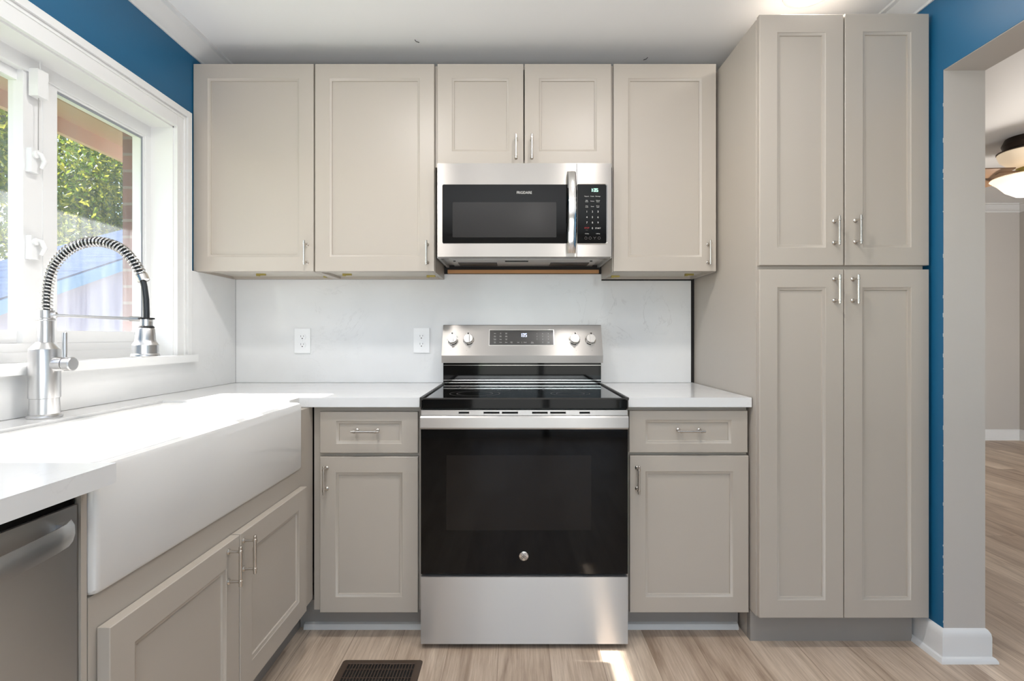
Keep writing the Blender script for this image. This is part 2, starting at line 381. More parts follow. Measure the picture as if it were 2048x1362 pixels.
# rough white paint edge between the blue wall and the grey reveal
m = MB(); z = .13
while z < 2.03:
    h = random.uniform(.004, .03)
    m.box(XR-.0003, XR+.0005, OY-.0003, OY+random.uniform(.0003, .0012), z, z+h*.6)
    z += h+random.uniform(.01, .14)
structure(m.build('trim_3', WHITE, smooth=0))

# ------------------------------------------------------------------ kitchen window
W = bpy.data.objects.new('window_1', None); COL.objects.link(W); W.location = (XL, (WY0+WY1)/2, WZ0); ORG[W] = Vector(W.location); W['kind'] = 'structure'
def casing_bar(mb, a, b):  mb.box(*a, *b)
m = MB()   # casing: flat board with an outer bead and inner bead, picture-framed
for (i, o, t) in ((.004, .074, .014), (.064, .09, .023), (.0, .010, .019), (.050, .058, .018)):
    y0, y1 = WY0+i, WY0+o; z0, z1 = WZ1+i, WZ1+o
    m.box(XL, XL+t, y0, y1, WZ0, z1, .002)
    m.box(XL, XL+t, WY1-i, WY1-o, WZ0, z1, .002)
    m.box(XL, XL+t-.0004, WY1-o+.0004, WY0+o-.0004, z0, z1-.0004, .002)
m.build('casing', WHITE, W)
m = MB()   # jamb lining
m.box(-1.531, XL+.004, WY0-.006, WY0, WZ0, WZ1).box(-1.531, XL+.004, WY1, WY1+.006, WZ0, WZ1).box(-1.531, XL+.004, WY1, WY0, WZ1-.006, WZ1)
m.build('jamb', WHITE, W)
MB().box(-1.531, XL+.044, WY1-.085, WY0+.1, WZ0-.030, WZ0, .008, 3).build('sill', WHITE, W)
XF = -1.475
m = MB()   # vinyl frame
m.box(-1.53, XF, WY0-.031, WY0-.006, WZ0, WZ1-.006, .002).box(-1.53, XF, WY1+.006, WY1+.03, WZ0, WZ1-.006, .002)
m.box(-1.5295, XF+.001, WY1+.006, WY0-.006, WZ1-.05, WZ1-.006, .002).box(-1.5295, XF, WY1+.006, WY0-.006, WZ0, WZ0+.055, .002)
m.box(-1.528, XF+.012, WY1+.006, WY0-.006, WZ0, WZ0+.028, .003)
m.box(-1.527, XF-.004, -.9400, -.9300, WZ0+.05, WZ1-.045, .002)
m.box(-1.527, -1.4815, -1.004, -.9395, WZ0+.05, WZ1-.045, .002)
m.build('frame', VINYL, W)
m = MB()   # right hand sash
y0, y1, z0, z1 = -.492, -.930, WZ0+.055, WZ1-.050
sx0, sx1 = -1.525, -1.480
m.box(sx0, sx1, -.889, y1-.0005, z0, z1+.006, .002).box(sx0, sx1, y0+.001, y0-.004, z0, z1, .001).box(sx0+.001, sx1-.0007, y0-.001, y1+.001, z0+.0007, z0+.040, .002).box(sx0+.001, sx1-.0007, y0-.001, y1+.001, z1-.008, z1+.0055, .002)
s1 = m.build('sash', VINYL, W)
m = MB(); m.box(-1.490, -1.487, -.496, -.887, z0+.038, z1-.006); m.build('glass', GLASS, s1)
m = MB(); m.mi = 0
m.box(-1.4875, -1.4855, -.4955, -.503, z0+.040, z1-.009).box(-1.4875, -1.4855, -.5035, -.888, z1-.016, z1-.0085)
m.build('glazing_seal', Mat('grey_seal', srgb(140,144,150), .5).m, s1)
m = MB()   # left hand sash
y2, y3 = -.940, -1.392
m.box(-1.528, -1.500, y2-.0, y2-.028, z0, z1, .002).box(-1.528, -1.500, y3, y3+.035, z0, z1, .002).box(-1.527, -1.5007, y2-.001, y3+.001, z0+.0007, z0+.040, .002).box(-1.527, -1.5007, y2-.001, y3+.001, z1-.03, z1-.0007, .002)
s2 = m.build('sash', VINYL, W)
MB().box(-1.513, -1.510, y2-.026, y3+.033, z0+.038, z1-.028).build('glass', GLASS, s2)
MB().box(-1.5095, -1.5075, y2-.0275, y2-.041, z0+.04, z1-.03).build('glazing_seal', Mat('blue_grey_seal', srgb(150,154,172), .5).m, s2)
for zz in (1.672, 1.407):   # sash latches
    m = MB(); yy = -.982
    m.box(-1.481, -1.462, yy-.016, yy+.014, zz-.036, zz+.036, .009, 3)
    m.tube([(-1.462, yy-.004, zz+.026), (-1.448, yy+.002, zz+.020), (-1.443, yy+.008, zz), (-1.450, yy+.004, zz-.022)], [.006,.007,.007,.005], 10)
    m.lathe((-1.463, yy-.004, zz+.018), [(.011,0),(.011,.008),(.008,.011)], 16, 'x')
    m.build('latch', VINYL, W)
m = MB(); m.box(-1.474, -1.446, -.994, -.958, 1.868, 1.950, .003, 2); m.tube([(-1.455, -.975, 1.950), (-1.457, -.975, 1.97), (-1.456, -.975, 1.984)], .0016, 6)
hb = tag(m.build('blind_bracket', VINYL), 'white plastic block hung at the top of the window mullion', 'bracket')
tag(MB().tube([(-1.462, -.974, 1.870), (-1.463, -.974, 1.80), (-1.463, -.974, 1.72), (-1.463, -.974, 1.708)], .0012, 6).build('pull_cord', Mat('cord_grey', srgb(150,148,146), .7).m), 'thin grey pull cord hanging down the window mullion', 'cord')

# ------------------------------------------------------------------ outside
m = MB(); bx0, bx1 = -1.592, -1.532
m.box(bx0, bx1, WY0, .3, -.5, 2.16).box(bx0, bx1, -3.1, WY1, -.5, 2.16).box(bx0, bx1, WY1, WY0, -.5, WZ0-.02).box(bx0, bx1, WY1, WY0, WZ1, 2.16).box(bx0, bx1, -4.8, -4.3, -.5, 2.16).box(bx0, bx1, -4.3, -3.1, -.5, 1.45).box(bx0, bx1, -4.3, -3.1, 2.05, 2.16)
structure(m.build('wall_outside', BRICK))
W2 = structure(MB().box(-1.53, XL+.02, -3.1, -3.16, 1.45, 2.05).box(-1.53, XL+.02, -4.3, -4.24, 1.45, 2.05).box(-1.53, XL+.02, -4.24, -3.16, 1.45, 1.51).box(-1.53, XL+.02, -4.24, -3.16, 1.99, 2.05).box(-1.50, -1.45, -3.73, -3.67, 1.51, 1.99).build('added_window', VINYL))  # unseen window, added so fill light comes in from the left
MB().box(-1.48, -1.477, -4.24, -3.16, 1.51, 1.99).build('glass', GLASS, W2)
tag(structure(MB().box(-2.115, -1.55, -5.2, 3, 2.155, 2.17).build('trim_5', SOFFIT)), 'tan board soffit under the eave outside the window', 'soffit')
structure(MB().box(-2.14, -2.112, -5.2, 3, 2.085, 2.2).build('trim_6', painted('tan_fascia', srgb(202,174,158), .7)))
structure(MB().box(-2.2, -1.55, -5.2, 3, 2.45, 2.5).build('trim_7', SOFFIT))
tag(MB().box(-60, -1.64, -40, 60, -.6, -.5).build('lawn', GRASS), 'lawn between the house and the neighbouring house', 'lawn', kind='structure')
# neighbouring house with a raked gable fascia
H = thing('neighbouring_house', (-6.8, 5, -.5), 'blue roofed neighbouring house with light blue fascia seen through the window', 'house')
yA, zA = .84, .76       # low end of the rake
sl = .40; yR = 6.27; zR = zA+(yR-yA)*sl; yE = yR+(yR-yA)
MB().prism([(yA+.3, -.5), (yE-.3, -.5), (yE-.3, zA+.05), (yR, zR-.05), (yA+.3, zA+.05)], 'x', -6.3, -5.15).build('wall', NWALL, H)
MB().prism([(yA, zA+.05), (yR, zR+.05), (yE, zA+.05), (yE, zA+.10), (yR, zR+.10), (yA, zA+.10)], 'x', -6.4, -4.99).build('roof', SHINGLE, H)
MB().prism([(yA, zA-.06), (yR, zR-.06), (yE, zA-.06), (yE, zA+.08), (yR, zR+.08), (yA, zA+.08)], 'x', -5.05, -4.97).build('fascia', FASCIA, H)
# trees
def tree(x, y, zc, rx, ry, rz, n, mat, label, ls=.085):
    T = thing('tree', (x, y, -.5), label, 'tree', None)
    m = MB(); br = []
    m.tube([(x, y, -.5), (x+.1, y+.1, zc-rz*.5), (x, y, zc+rz*.3)], [.22, .15, .05], 10)
    for k in range(16):
        a = random.uniform(0, 2*PI); e = random.uniform(-.2, 1.1); L = random.uniform(.5, .8)
        s0 = Vector((x, y, zc-rz*.55+random.uniform(0, rz*.9)))
        e0 = Vector((x+rx*L*math.cos(a), y+ry*L*math.sin(a), zc+rz*.7*math.sin(e)))
        mid = (s0+e0)/2+Vector((random.uniform(-.3,.3), random.uniform(-.3,.3), random.uniform(0,.5)))
        m.tube([s0, mid, e0], [.05, .03, .01], 6)
    m.build('trunk', BARK, T)
    m = MB(); bm = m.bm
    clumps = []
    while len(clumps) < 90:
        q = Vector((random.uniform(-1, 1), random.uniform(-1, 1), random.uniform(-1, 1)))
        if q.length < 1: clumps.append(q*.86)
    for i in range(n):
        c = random.choice(clumps)+Vector((random.gauss(0, .14), random.gauss(0, .14), random.gauss(0, .14)))
        p = Vector((x+c.x*rx, y+c.y*ry, zc+c.z*rz))
        u = Vector((random.gauss(0,1), random.gauss(0,1), random.gauss(0,1))).normalized()
        v = u.orthogonal().normalized(); v = (Matrix.Rotation(random.uniform(0, 2*PI), 3, u) @ v); s = ls*random.uniform(.6, 1.3)
        q = [p-u*s, p+v*s*.42, p+u*s, p-v*s*.42]
        bm.faces.new([bm.verts.new(t) for t in q])
    f = m.build('foliage', mat, T, smooth=0, fix=False); f['kind'] = 'stuff'
    return T
tree(-11.6, 7.9, 4.7, 2.2, 2.3, 2.7, 16000, LEAF2, 'sunlit yellow green tree behind the blue roof, seen in the left pane')
tree(-11.6, 13.3, 5.2, 2.2, 2.5, 3.3, 18000, LEAF, 'dark green leafy tree behind the blue roof, seen in the right pane')
tree(-17.5, 15.5, 6.6, 2.6, 7.5, 5.2, 18000, LEAF, 'farthest tree, filling the gap behind the two nearer crowns', .13)

# ------------------------------------------------------------------ backsplash and countertops
tag(MB().prism([(-1.369, .912), (.863, .912), (.863, 1.411), (.4235, 1.411), (.4235, 1.443), (-.3475, 1.443), (-.3475, 1.4165), (-1.369, 1.4165)], 'y', -.02, -.001, .001).build('backsplash', QUARTZ),
    'white veined quartz backsplash slab on the back wall behind the range', 'backsplash')
m = MB(); m.prism([(-.0205, .912), (-.0205, 1.4165), (-.368, 1.4165), (-.368, 1.030), (-1.53, 1.030), (-2.35, 1.030), (-2.35, .912)], 'x', XL+.001, -1.370, .001)
tag(m.build('backsplash', QUARTZ), 'white quartz backsplash slab on the window wall under the sill', 'backsplash')
DK = -1.245
pts = [(XL+.002, -.001), (-.3525, -.001), (-.3525, -.65), (-.797, -.65), (-.797, -.733), (DK, -.733), (DK, -1.644), (-.71, -1.644), (-.71, -2.35), (XL+.002, -2.35)]
tag(MB().prism(pts, 'z', .876, .911, .0022, 2).build('countertop', QUARTZ), 'white quartz L-shaped countertop running around the farmhouse sink', 'countertop')
tag(MB().prism([(.4185, -.001), (.874, -.001), (.874, -.65), (.4185, -.65)], 'z', .876, .911, .0022, 2).build('countertop', QUARTZ), 'short white quartz countertop between the range and the tall pantry', 'countertop')

# ------------------------------------------------------------------ base cabinets
def front_door(C, x0, x1, z0, z1, y, hx, hz, horiz=False, name='door', fw=.058, fwv=None, th=.02):
    d = shaker(x0, x1, z0, z1, y, th, '-y', fw, fwv=fwv).build(name, CAB, C)
    handle(d, hx, y, hz, '-y', horiz); return d
C = thing('base_cabinet', (-.555, -.3, 0), 'grey shaker base cabinet with one drawer and door, left of the range', 'cabinet')
m = MB(); m.box(-.757, -.3535, -.022, -.609, .107, .875, .001).box(-.757, -.3535, -.022, -.50, 0, .107)
m.build('carcass', CAB, C)
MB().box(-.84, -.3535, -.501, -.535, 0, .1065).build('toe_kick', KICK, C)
front_door(C, -.728, -.362, .702, .856, -.6305, -.551, .787, True, 'drawer', .060, .034)
front_door(C, -.728, -.362, .107, .688, -.6305, -.702, .608)
C = thing('base_cabinet', (.65, -.3, 0), 'grey shaker base cabinet with one drawer and door, right of the range', 'cabinet')
m = MB(); m.box(.4205, .872, -.022, -.609, .107, .875, .001).box(.4205, .872, -.022, -.50, 0, .107)
m.build('carcass', CAB, C)
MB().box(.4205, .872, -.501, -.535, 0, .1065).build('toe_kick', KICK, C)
front_door(C, .4265, .868, .704, .860, -.6305, .648, .788, True, 'drawer', .060, .034)
front_door(C, .4285, .872, .107, .692, -.6305, .455, .609)
shoe = [(0, 0), (.020, 0), (.019, .008), (.012, .018), (0, .021)]
structure(MB().sweep([(-.82, -.535), (-.354, -.535)], shoe, -1).build('trim_8', SHOE))
structure(MB().sweep([(.421, -.535), (.868, -.535)], shoe, -1).build('trim_9', SHOE))
C = thing('sink_cabinet', (-1.05, -1.13, 0), 'grey two-door sink base cabinet under the white farmhouse sink', 'cabinet')
m = MB(); m.box(-1.36, -.762, -.612, -1.642, .15, .668, .001).box(-1.36, -.762, -1.6445, -1.657, .0, .874, .001).box(-1.36, -.762, -.612, -.729, .668, .874)
m.build('carcass', CAB, C)
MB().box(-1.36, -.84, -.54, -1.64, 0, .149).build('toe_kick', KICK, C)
for a, b, hy in ((-1.1755, -.730, -1.160), (-1.624, -1.1795, -1.234)):
    d = shaker(a, b, .166, .606, -.737, .023, '+x', .062).build('door', CAB, C)
    handle(d, -.737, hy, .545, '+x')

# ------------------------------------------------------------------ farmhouse sink
def rounded(x0, x1, y0, y1, r, n=6):
    out = []
    for cx, cy, a0 in ((x1-r, y1-r, 0), (x0+r, y1-r, PI/2), (x0+r, y0+r, PI), (x1-r, y0+r, 1.5*PI)):
        for k in range(n+1): a = a0+PI/2*k/n; out.append((cx+r*math.cos(a), cy+r*math.sin(a)))
    return out
m = MB(); loops = []
X0, X1, Y0, Y1 = -1.2435, -.750, -1.642, -.735
def L(ix, r, z): return [(p[0], p[1], z) for p in rounded(X0+ix, X1-ix, Y0+ix, Y1-ix, r)]
rings = [L(.02, .01, .6695), L(.006, .012, .671), L(.0, .014, .680), L(0, .014, .893), L(.003, .014, .9015), L(.010, .016, .905), L(.020, .02, .905), L(.027, .024, .901), L(.030, .028, .892), L(.034, .03, .75), L(.040, .04, .712), L(.07, .05, .702), L(.2, .05, .698)]
n = len(rings[0]); vs = [p for r in rings for p in r]; fs = [tuple(range(n))[::-1]]
for k in range(len(rings)-1):
    for i in range(n): fs.append((k*n+i, k*n+(i+1) % n, (k+1)*n+(i+1) % n, (k+1)*n+i))
fs.append(tuple(range((len(rings)-1)*n, len(rings)*n)))
S = thing('farmhouse_sink', (-1.0, -1.19, .67), 'white fireclay apron-front farmhouse sink under the window', 'sink')
m.mesh(vs, fs).build('basin', CERAMIC, S, smooth=40)
MB().lathe((-1.0, -1.19, .6985), [(.045, 0), (.045, .003), (.038, .004), (.03, .001)], 24).build('drain', CHROME, S)

# ------------------------------------------------------------------ spring faucet
FX, FY = -1.309, -1.123
F = thing('faucet', (FX, FY, .911), 'stainless spring pull-down faucet behind the farmhouse sink', 'faucet')
z = .911
MB().lathe((FX, FY, z+.0005), [(.0385,0),(.0395,.003),(.0385,.007),(.034,.011),(.0325,.052),(.0325,.0535),(.0352,.055),(.0352,.182),(.034,.190),(.026,.2),(.0205,.206),(.0185,.209)], 40).build('body', FAUCET, F, smooth=28)
TX = FX+.004
m = MB(); m.lathe((TX, FY, z+.209), [(.0180,0),(.0180,.060),(.0205,.062),(.0205,.066),(.0180,.068),(.0192,.069),(.0192,.089),(.0175,.0895)], 32); m.build('neck', FAUCET, F, smooth=28)
m = MB(); m.lathe((FX+.03, FY, 1.060), [(.0195,0),(.0195,.026),(.0185,.0265)], 28, 'x'); m.mi = 1; m.lathe((FX+.0565, FY, 1.060), [(.0175,0),(.0175,.002)], 24, 'x'); m.mi = 0
m.lathe((FX+.0585, FY, 1.060), [(.0195,0),(.0195,.019),(.017,.0215)], 28, 'x'); m.tube([(FX+.056, FY, 1.078), (FX+.056, FY, 1.146), (FX+.056, FY, 1.148)], [.0062, .0062, .005], 12)
m.build('lever', [FAUCET, BLACK], F, smooth=28)
# arch path in the x-z plane (catmull-rom through measured points)
arch = [(-1.304,1.209),(-1.303,1.255),(-1.2955,1.302),(-1.278,1.341),(-1.247,1.374),(-1.211,1.393),(-1.170,1.4005),(-1.130,1.395),(-1.094,1.379),(-1.066,1.351),(-1.047,1.322),(-1.037,1.30)]
def catmull(P, n):
    out = []; P = [P[0]]+P+[P[-1]]
    for i in range(1, len(P)-2):
        p0, p1, p2, p3 = map(Vector, P[i-1:i+3])
        for k in range(n):
            t = k/n; out.append(.5*((2*p1)+(p2-p0)*t+(2*p0-5*p1+4*p2-p3)*t*t+(3*p1-p0-3*p2+p3)*t**3))
    out.append(Vector(P[-2])); return out
A = catmull(arch, 40); ln = [0]
for a, b in zip(A, A[1:]): ln.append(ln[-1]+(b-a).length)
turns = 44; pts = []; steps = turns*14; j = 0
for k in range(steps+1):
    s_ = ln[-1]*k/steps
    while j < len(A)-2 and ln[j+1] < s_: j += 1
    t = (s_-ln[j])/max(1e-9, ln[j+1]-ln[j]); c = A[j].lerp(A[j+1], t); d = (A[j+1]-A[j]).normalized(); nrm = Vector((-d.y, d.x))
    a = 2*PI*turns*k/steps; q = c+nrm*.0125*math.cos(a); pts.append((q.x, FY+.0125*math.sin(a), q.y))
MB().tube(pts, .0024, 6).build('spring', SPRING, F, smooth=60)
hose = [(p.x, FY, p.y) for p in A[::8]]+[(-1.0315, FY, 1.275), (-1.027, FY, 1.24), (-1.0255, FY, 1.20), (-1.0258, FY, 1.185)]
MB().tube(hose, .0078, 14).build('hose', RUBBER, F, smooth=60)
m = MB(); e = A[-1]; d = (A[-1]-A[-3]).normalized()
m.tube([(e.x-d.x*.008, FY, e.y-d.y*.008), (e.x-d.x*.007, FY, e.y-d.y*.007), (e.x+d.x*.010, FY, e.y+d.y*.010), (e.x+d.x*.011, FY, e.y+d.y*.011)], [.014,.0152,.0152,.013], 24); m.build('spring_collar', CHROME, F)
m = MB(); m.tube([(TX+.016, FY, 1.196), (-1.066, FY, 1.186)], .0042, 12).tube([(-1.072, FY, 1.186), (-1.070, FY, 1.186), (-1.046, FY, 1.185), (-1.040, FY, 1.185)], [.005,.0075,.0075,.0065], 14)
m.lathe((TX+.012, FY, 1.196), [(.0085,0),(.0085,.016),(.006,.018)], 16, 'x').build('support_arm', FAUCET, F)
m = MB(); m.lathe((-1.0255, FY, 1.166), [(.0150,0),(.0150,.014),(.0155,.0145),(.0155,.018)], 28); m.mi = 1; m.lathe((-1.0255, FY, 1.1842), [(.0195,0),(.0195,.004),(.010,.0045)], 28)
m.lathe((-1.0255, FY, 1.160), [(.019,0),(.019,.003),(.016,.006)], 28); m.build('hose_clip', [FAUCET, BLACK], F)
m = MB(); m.lathe((-1.0285, FY, 1.079), [(.030,0),(.0345,.003),(.0335,.008),(.0315,.010),(.0315,.034),(.029,.038),(.0255,.044),(.0245,.050),(.0225,.077),(.0200,.0815)], 36); m.build('spray_head', FAUCET, F, smooth=28)
m = MB(); m.box(-1.0535, -1.0495, FY-.006, FY+.006, 1.13, 1.150, .002); m.build('spray_button', CHROME, F)

# ------------------------------------------------------------------ dishwasher
D = thing('dishwasher', (-1.05, -1.96, 0), 'stainless dishwasher with a bowed handle under the near countertop', 'dishwasher')
ya, yb = -1.662, -2.262
MB().box(-1.36, -.80, ya, yb, .02, .868).build('body', DARKMET, D)
m = MB(); m.box(-.799, -.764, ya-.001, yb+.001, .12, .843, .004, 2); m.build('door', STEEL_DW, D)
m = MB(); m.box(-.799, -.768, ya-.001, yb+.001, .8445, .860, .002); m.build('control_strip', BLACKE, D)
MB().box(-1.3, -.83, ya, yb, 0, .11).build('toe_kick', BLACK, D)
m = MB(); N = 24; sec = []
for k in range(N+1):
    t = k/N; y = -1.690+(-2.234+1.690)*t; bow = .016+.034*math.sin(PI*min(1, max(0, t)))**.5
    x = -.764+bow; h = .0185
    zc = .808
    sec.append([(x-.010, y, zc-h*.75), (x, y, zc-h), (x+.004, y, zc-h*.3), (x+.003, y, zc+h*.5), (x-.003, y, zc+h), (x-.012, y, zc+h*.8)])
vs = [p for s_ in sec for p in s_]; fs = [tuple(range(6)), tuple(range(N*6, N*6+6))[::-1]]
for k in range(N):
    for i in range(6): fs.append((k*6+i, k*6+(i+1) % 6, k*6+6+(i+1) % 6, k*6+6+i))
m.mesh(vs, fs); m.box(-.765, -.748, -1.689, -1.705, .793, .822, .003).box(-.765, -.748, -2.219, -2.235, .793, .822, .003)
m.build('handle', STEEL_DW, D, smooth=50)

# ------------------------------------------------------------------ wall cabinets
def wall_cabinet(x0, x1, z0, z1, label, doors, brackets=()):
    C = thing('wall_cabinet', ((x0+x1)/2, -.16, z0), label, 'cabinet')
    m = MB(); yf = -.309; yb_ = -.0215
    m.box(x0, x0+.016, yb_, yf, z0, z1).box(x1-.016, x1, yb_, yf, z0, z1)
    m.box(x0+.016, x1-.016, yb_, yf, z1-.016, z1).box(x0+.016, x1-.016, yb_, yb_-.016, z0, z1-.016)
    m.box(x0+.016, x1-.016, yf+.018, yf, z0+.001, z0+.03)
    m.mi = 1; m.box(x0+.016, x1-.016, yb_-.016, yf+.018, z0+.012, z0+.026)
    m.build('carcass', [CAB, CABIN], C, smooth=0)
    for a, b, hx, hz in doors:
        d = shaker(a, b, z0+.001, z1, -.330, .02, '-y', .062).build('door', CAB, C)
        handle(d, hx, -.330, hz)
    for bx_, by_ in brackets:
        m = MB(); m.box(bx_, bx_+.012, by_, by_+.016, z0+.001, z0+.0118, .001).box(bx_+.012, bx_+.040, by_+.003, by_+.014, z0+.004, z0+.0118, .001)
        m.build('mounting_clip', BRASS, C)
    return C
ZU0, ZU1 = 1.417, 2.312
wall_cabinet(-1.3865, -.8665, ZU0, ZU1, 'grey shaker wall cabinet in the corner beside the window', [(-1.386, -.868, -.896, 1.494)], [(-1.20, -.16), (-.91, -.1)])
wall_cabinet(-.8655, -.3465, ZU0, ZU1, 'grey shaker wall cabinet left of the microwave', [(-.862, -.348, -.377, 1.494)], [(-.80, -.16), (-.42, -.1)])
wall_cabinet(-.3455, .4215, 1.872, ZU1, 'short two-door grey wall cabinet above the microwave', [(-.334, .0365, .0045, 1.945), (.0415, .415, .072, 1.945)])
wall_cabinet(.4225, .8685, ZU0, ZU1, 'grey shaker wall cabinet between the microwave and the tall pantry', [(.425, .867, .831, 1.495)], [(.46, -.09), (.79, -.16)])
structure(MB().box(.60, .8735, -.0005, -.0009, 1.36, 1.42).build('gap_shade', BLACK))  # thin black sheet, paints the shade in the gap above the backsplash

# ------------------------------------------------------------------ pantry
C = thing('pantry_cabinet', (1.18, -.34, 0), 'tall grey pantry cabinet with four shaker doors by the blue wall', 'cabinet')
m = MB(); m.box(.8785, 1.486, -.02, -.674, .118, 2.290, .0015).box(.8785, 1.486, -.02, -.60, 0, .118); m.build('carcass', CAB, C)
MB().box(.8785, 1.482, -.601, -.628, 0, .1175).build('toe_kick', KICK, C)
yp = -.6955
for a, b, z0, z1, hx, hz in ((.8815, 1.1845, 1.3935, 2.298, 1.150, 1.513), (1.190, 1.493, 1.3935, 2.301, 1.2265, 1.516), (.8815, 1.1845, .122, 1.3785, 1.151, 1.3045), (1.188, 1.493, .122, 1.3785, 1.217, 1.3045)):
    d = shaker(a, b, z0, z1, yp, .0205, '-y', .064).build('door', CAB, C)
    handle(d, hx, yp, hz)

# ------------------------------------------------------------------ range
RX0, RX1 = -.3445, .4125; RC = (RX0+RX1)/2
R = thing('range', (RC, -.35, 0), 'freestanding stainless electric range with a black glass oven door', 'range')
m = MB(); m.box(RX0+.004, RX1-.004, -.03, -.648, .03, .872, .003); m.build('body', BLACKE, R)
for x in (RX0+.05, RX1-.05):
    for y in (-.60, -.1): MB().lathe((x, y, 0), [(.016,0),(.018,.004),(.014,.012),(.008,.014),(.008,.031)], 16).build('foot', BLACK, R)
d = MB().box(RX0+.002, RX1-.002, -.650, -.680, .019, .262, .004, 2).build('storage_drawer', STEEL, R)
# oven door
m = MB(); m.box(RX0+.002, RX1-.002, -.650, -.678, .273, .799, .003, 2); OD = m.build('oven_door', BLACKG, R)
m = MB(); m.box(RX0+.095, RX1-.135, -.6782, -.6786, .432, .705, .0001); m.build('oven_window', DARKWIN, OD)
m = MB(); m.prism([(-.650, .800), (-.683, .800), (-.687, .806), (-.687, .842), (-.683, .848), (-.650, .848)], 'x', RX0+.001, RX1-.001, .0012)
m.build('door_trim', STEEL, OD)
lx, lz = .032, .338
m = MB(); m.lathe((lx, -.6785, lz), [(.0165,0),(.0165,-.0012),(.0150,-.0016)], 36, 'y'); m.mi = 1
for r in (.0143,):
    for a0, a1 in ((.25, 1.2), (1.9, 2.9), (3.4, 4.4), (5.0, 6.0)):
        m.tube([(lx+r*math.cos(a0+(a1-a0)*k/8), -.6803, lz+r*math.sin(a0+(a1-a0)*k/8)) for k in range(9)], .0007, 5)
def swirl(cx, cz, pts):
    P = catmull(pts, 6); m.tube([(lx+cx+p.x*.0105, -.6803, lz+cz+p.y*.0105) for p in P], .00085, 5)
swirl(0, 0, [(-.1,.35),(-.25,.8),(-.55,.85),(-.75,.45),(-.45,.05),(-.15,.15),(-.2,.7)])
swirl(0, 0, [(-.45,.05),(-.1,-.1),(-.2,-.6),(-.55,-.8),(-.8,-.5),(-.6,-.2),(-.35,-.3)])
swirl(0, 0, [(.6,.5),(.5,.85),(.2,.8),(.1,.45),(.35,.15),(.6,.15)])
swirl(0, 0, [(.4,.1),(.1,-.1),(.15,-.6),(.5,-.8),(.8,-.55),(.75,-.2),(.45,-.15),(.3,-.45)])
m.build('emblem', [CHROME, PRINTD], OD)
# vent rail with slots
m = MB(); z0, z1 = .8495, .868
xs = [RX0+.002]
for a, b in ((918, 939), (967.5, 999), (1004, 1036), (1064, 1095), (1100, 1131), (1158, 1179)): xs += [(a-1030)/545, (b-1030)/545]
xs.append(RX1-.002)
for k in range(0, len(xs), 2): m.box(xs[k], xs[k+1], -.652, -.674, z0, z1)
for k in range(1, len(xs)-1, 2): m.box(xs[k], xs[k+1], -.652, -.674, z0, z0+.0055).box(xs[k], xs[k+1], -.652, -.674, z1-.0055, z1)
m.mi = 1; m.box(RX0+.01, RX1-.01, -.652, -.658, z0+.001, z1-.001)
m.build('vent_rail', [STEEL, BLACK], R, smooth=0)
# cooktop
m = MB(); m.box(RX0+.004, RX1-.004, -.085, -.676, .8765, .910, .004, 2); CT = m.build('cooktop', BLACKG, R)
m = MB(); m.box(RX0-.002, RX0+.009, -.085, -.677, .905, .9145, .0015).box(RX1-.009, RX1+.002, -.085, -.677, .905, .9145, .0015)
m.box(RX0-.002, RX1+.002, -.677, -.6795, .9085, .9135, .0008); m.box(RX0, RX0+.0035, -.03, -.677, .872, .905); m.box(RX1-.0035, RX1, -.03, -.677, .872, .905)
m.build('cooktop_trim', DARKMET, CT)
for cx, cy, r in ((-.16, -.27, .085), (.22, -.27, .10), (-.16, -.5, .10), (.22, -.5, .078)):
    m = MB()
    for rr in (r, r*.72):
        P = 48; a = [(cx+rr*math.cos(2*PI*k/P), cy+rr*math.sin(2*PI*k/P)) for k in range(P)]; b = [(cx+(rr-.0016)*math.cos(2*PI*k/P), cy+(rr-.0016)*math.sin(2*PI*k/P)) for k in range(P)]
        m.mesh([(p[0], p[1], .9102) for p in a+b]+[(p[0], p[1], .9100) for p in a+b], [(k, (k+1) % P, P+(k+1) % P, P+k) for k in range(P)])
    m.build('burner_ring', PRINTG, CT, smooth=0)
# backguard: black lower fascia, then the leaning stainless control panel
m = MB(); m.box(RX0+.002, RX1-.002, -.022, -.088, .8765, 1.012, .002); m.box(RX0+.004, RX1-.004, -.088, -.092, .936, .996, .002)
m.build('back_guard', BLACKG, R)
m = MB(); m.box(RX0+.003, RX1-.003, -.0925, -.0945, .9165, .9190, .0006).box(RX0+.003, RX1-.003, -.0925, -.0945, .9285, .9310, .0006).box(RX0+.003, RX1-.003, -.0925, -.0935, 1.0, 1.0015); m.build('back_guard_trim', CHROME, R)
PB, PT = (-.134, 1.049), (-.076, 1.190)     # bend line and top of the control face (y, z)
m = MB(); m.prism([(-.022, 1.0125), (-.112, 1.0125), (-.129, 1.0135), (-.1345, 1.048), PB, PT, (-.070, 1.193), (-.022, 1.193)], 'x', RX0, RX1, .0015, 2)
CP = m.build('control_panel', STEEL_DIM, R, smooth=20)
tilt = math.atan2(PT[0]-PB[0], PT[1]-PB[1])  # lean back
def on_panel(z): t = (z-PB[1])/(PT[1]-PB[1]); return PB[0]+(PT[0]-PB[0])*t
nrm = Vector((0, -math.cos(tilt), math.sin(tilt)))
def panel_box(mb, x0, x1, za, zb, out, bev=0):
    ya_, yb_ = on_panel(za), on_panel(zb); n_ = nrm*out; i_ = nrm*-.001
    c = [(x0, ya_, za), (x1, ya_, za), (x1, yb_, zb), (x0, yb_, zb)]
    vs = [tuple(Vector(p)+i_) for p in c]+[tuple(Vector(p)+n_) for p in c]
    mb.mesh(vs, [(0,1,2,3),(4,7,6,5),(0,4,5,1),(1,5,6,2),(2,6,7,3),(3,7,4,0)], bev)
PZ = lambda py: CAM_H+(674-py)/425.0
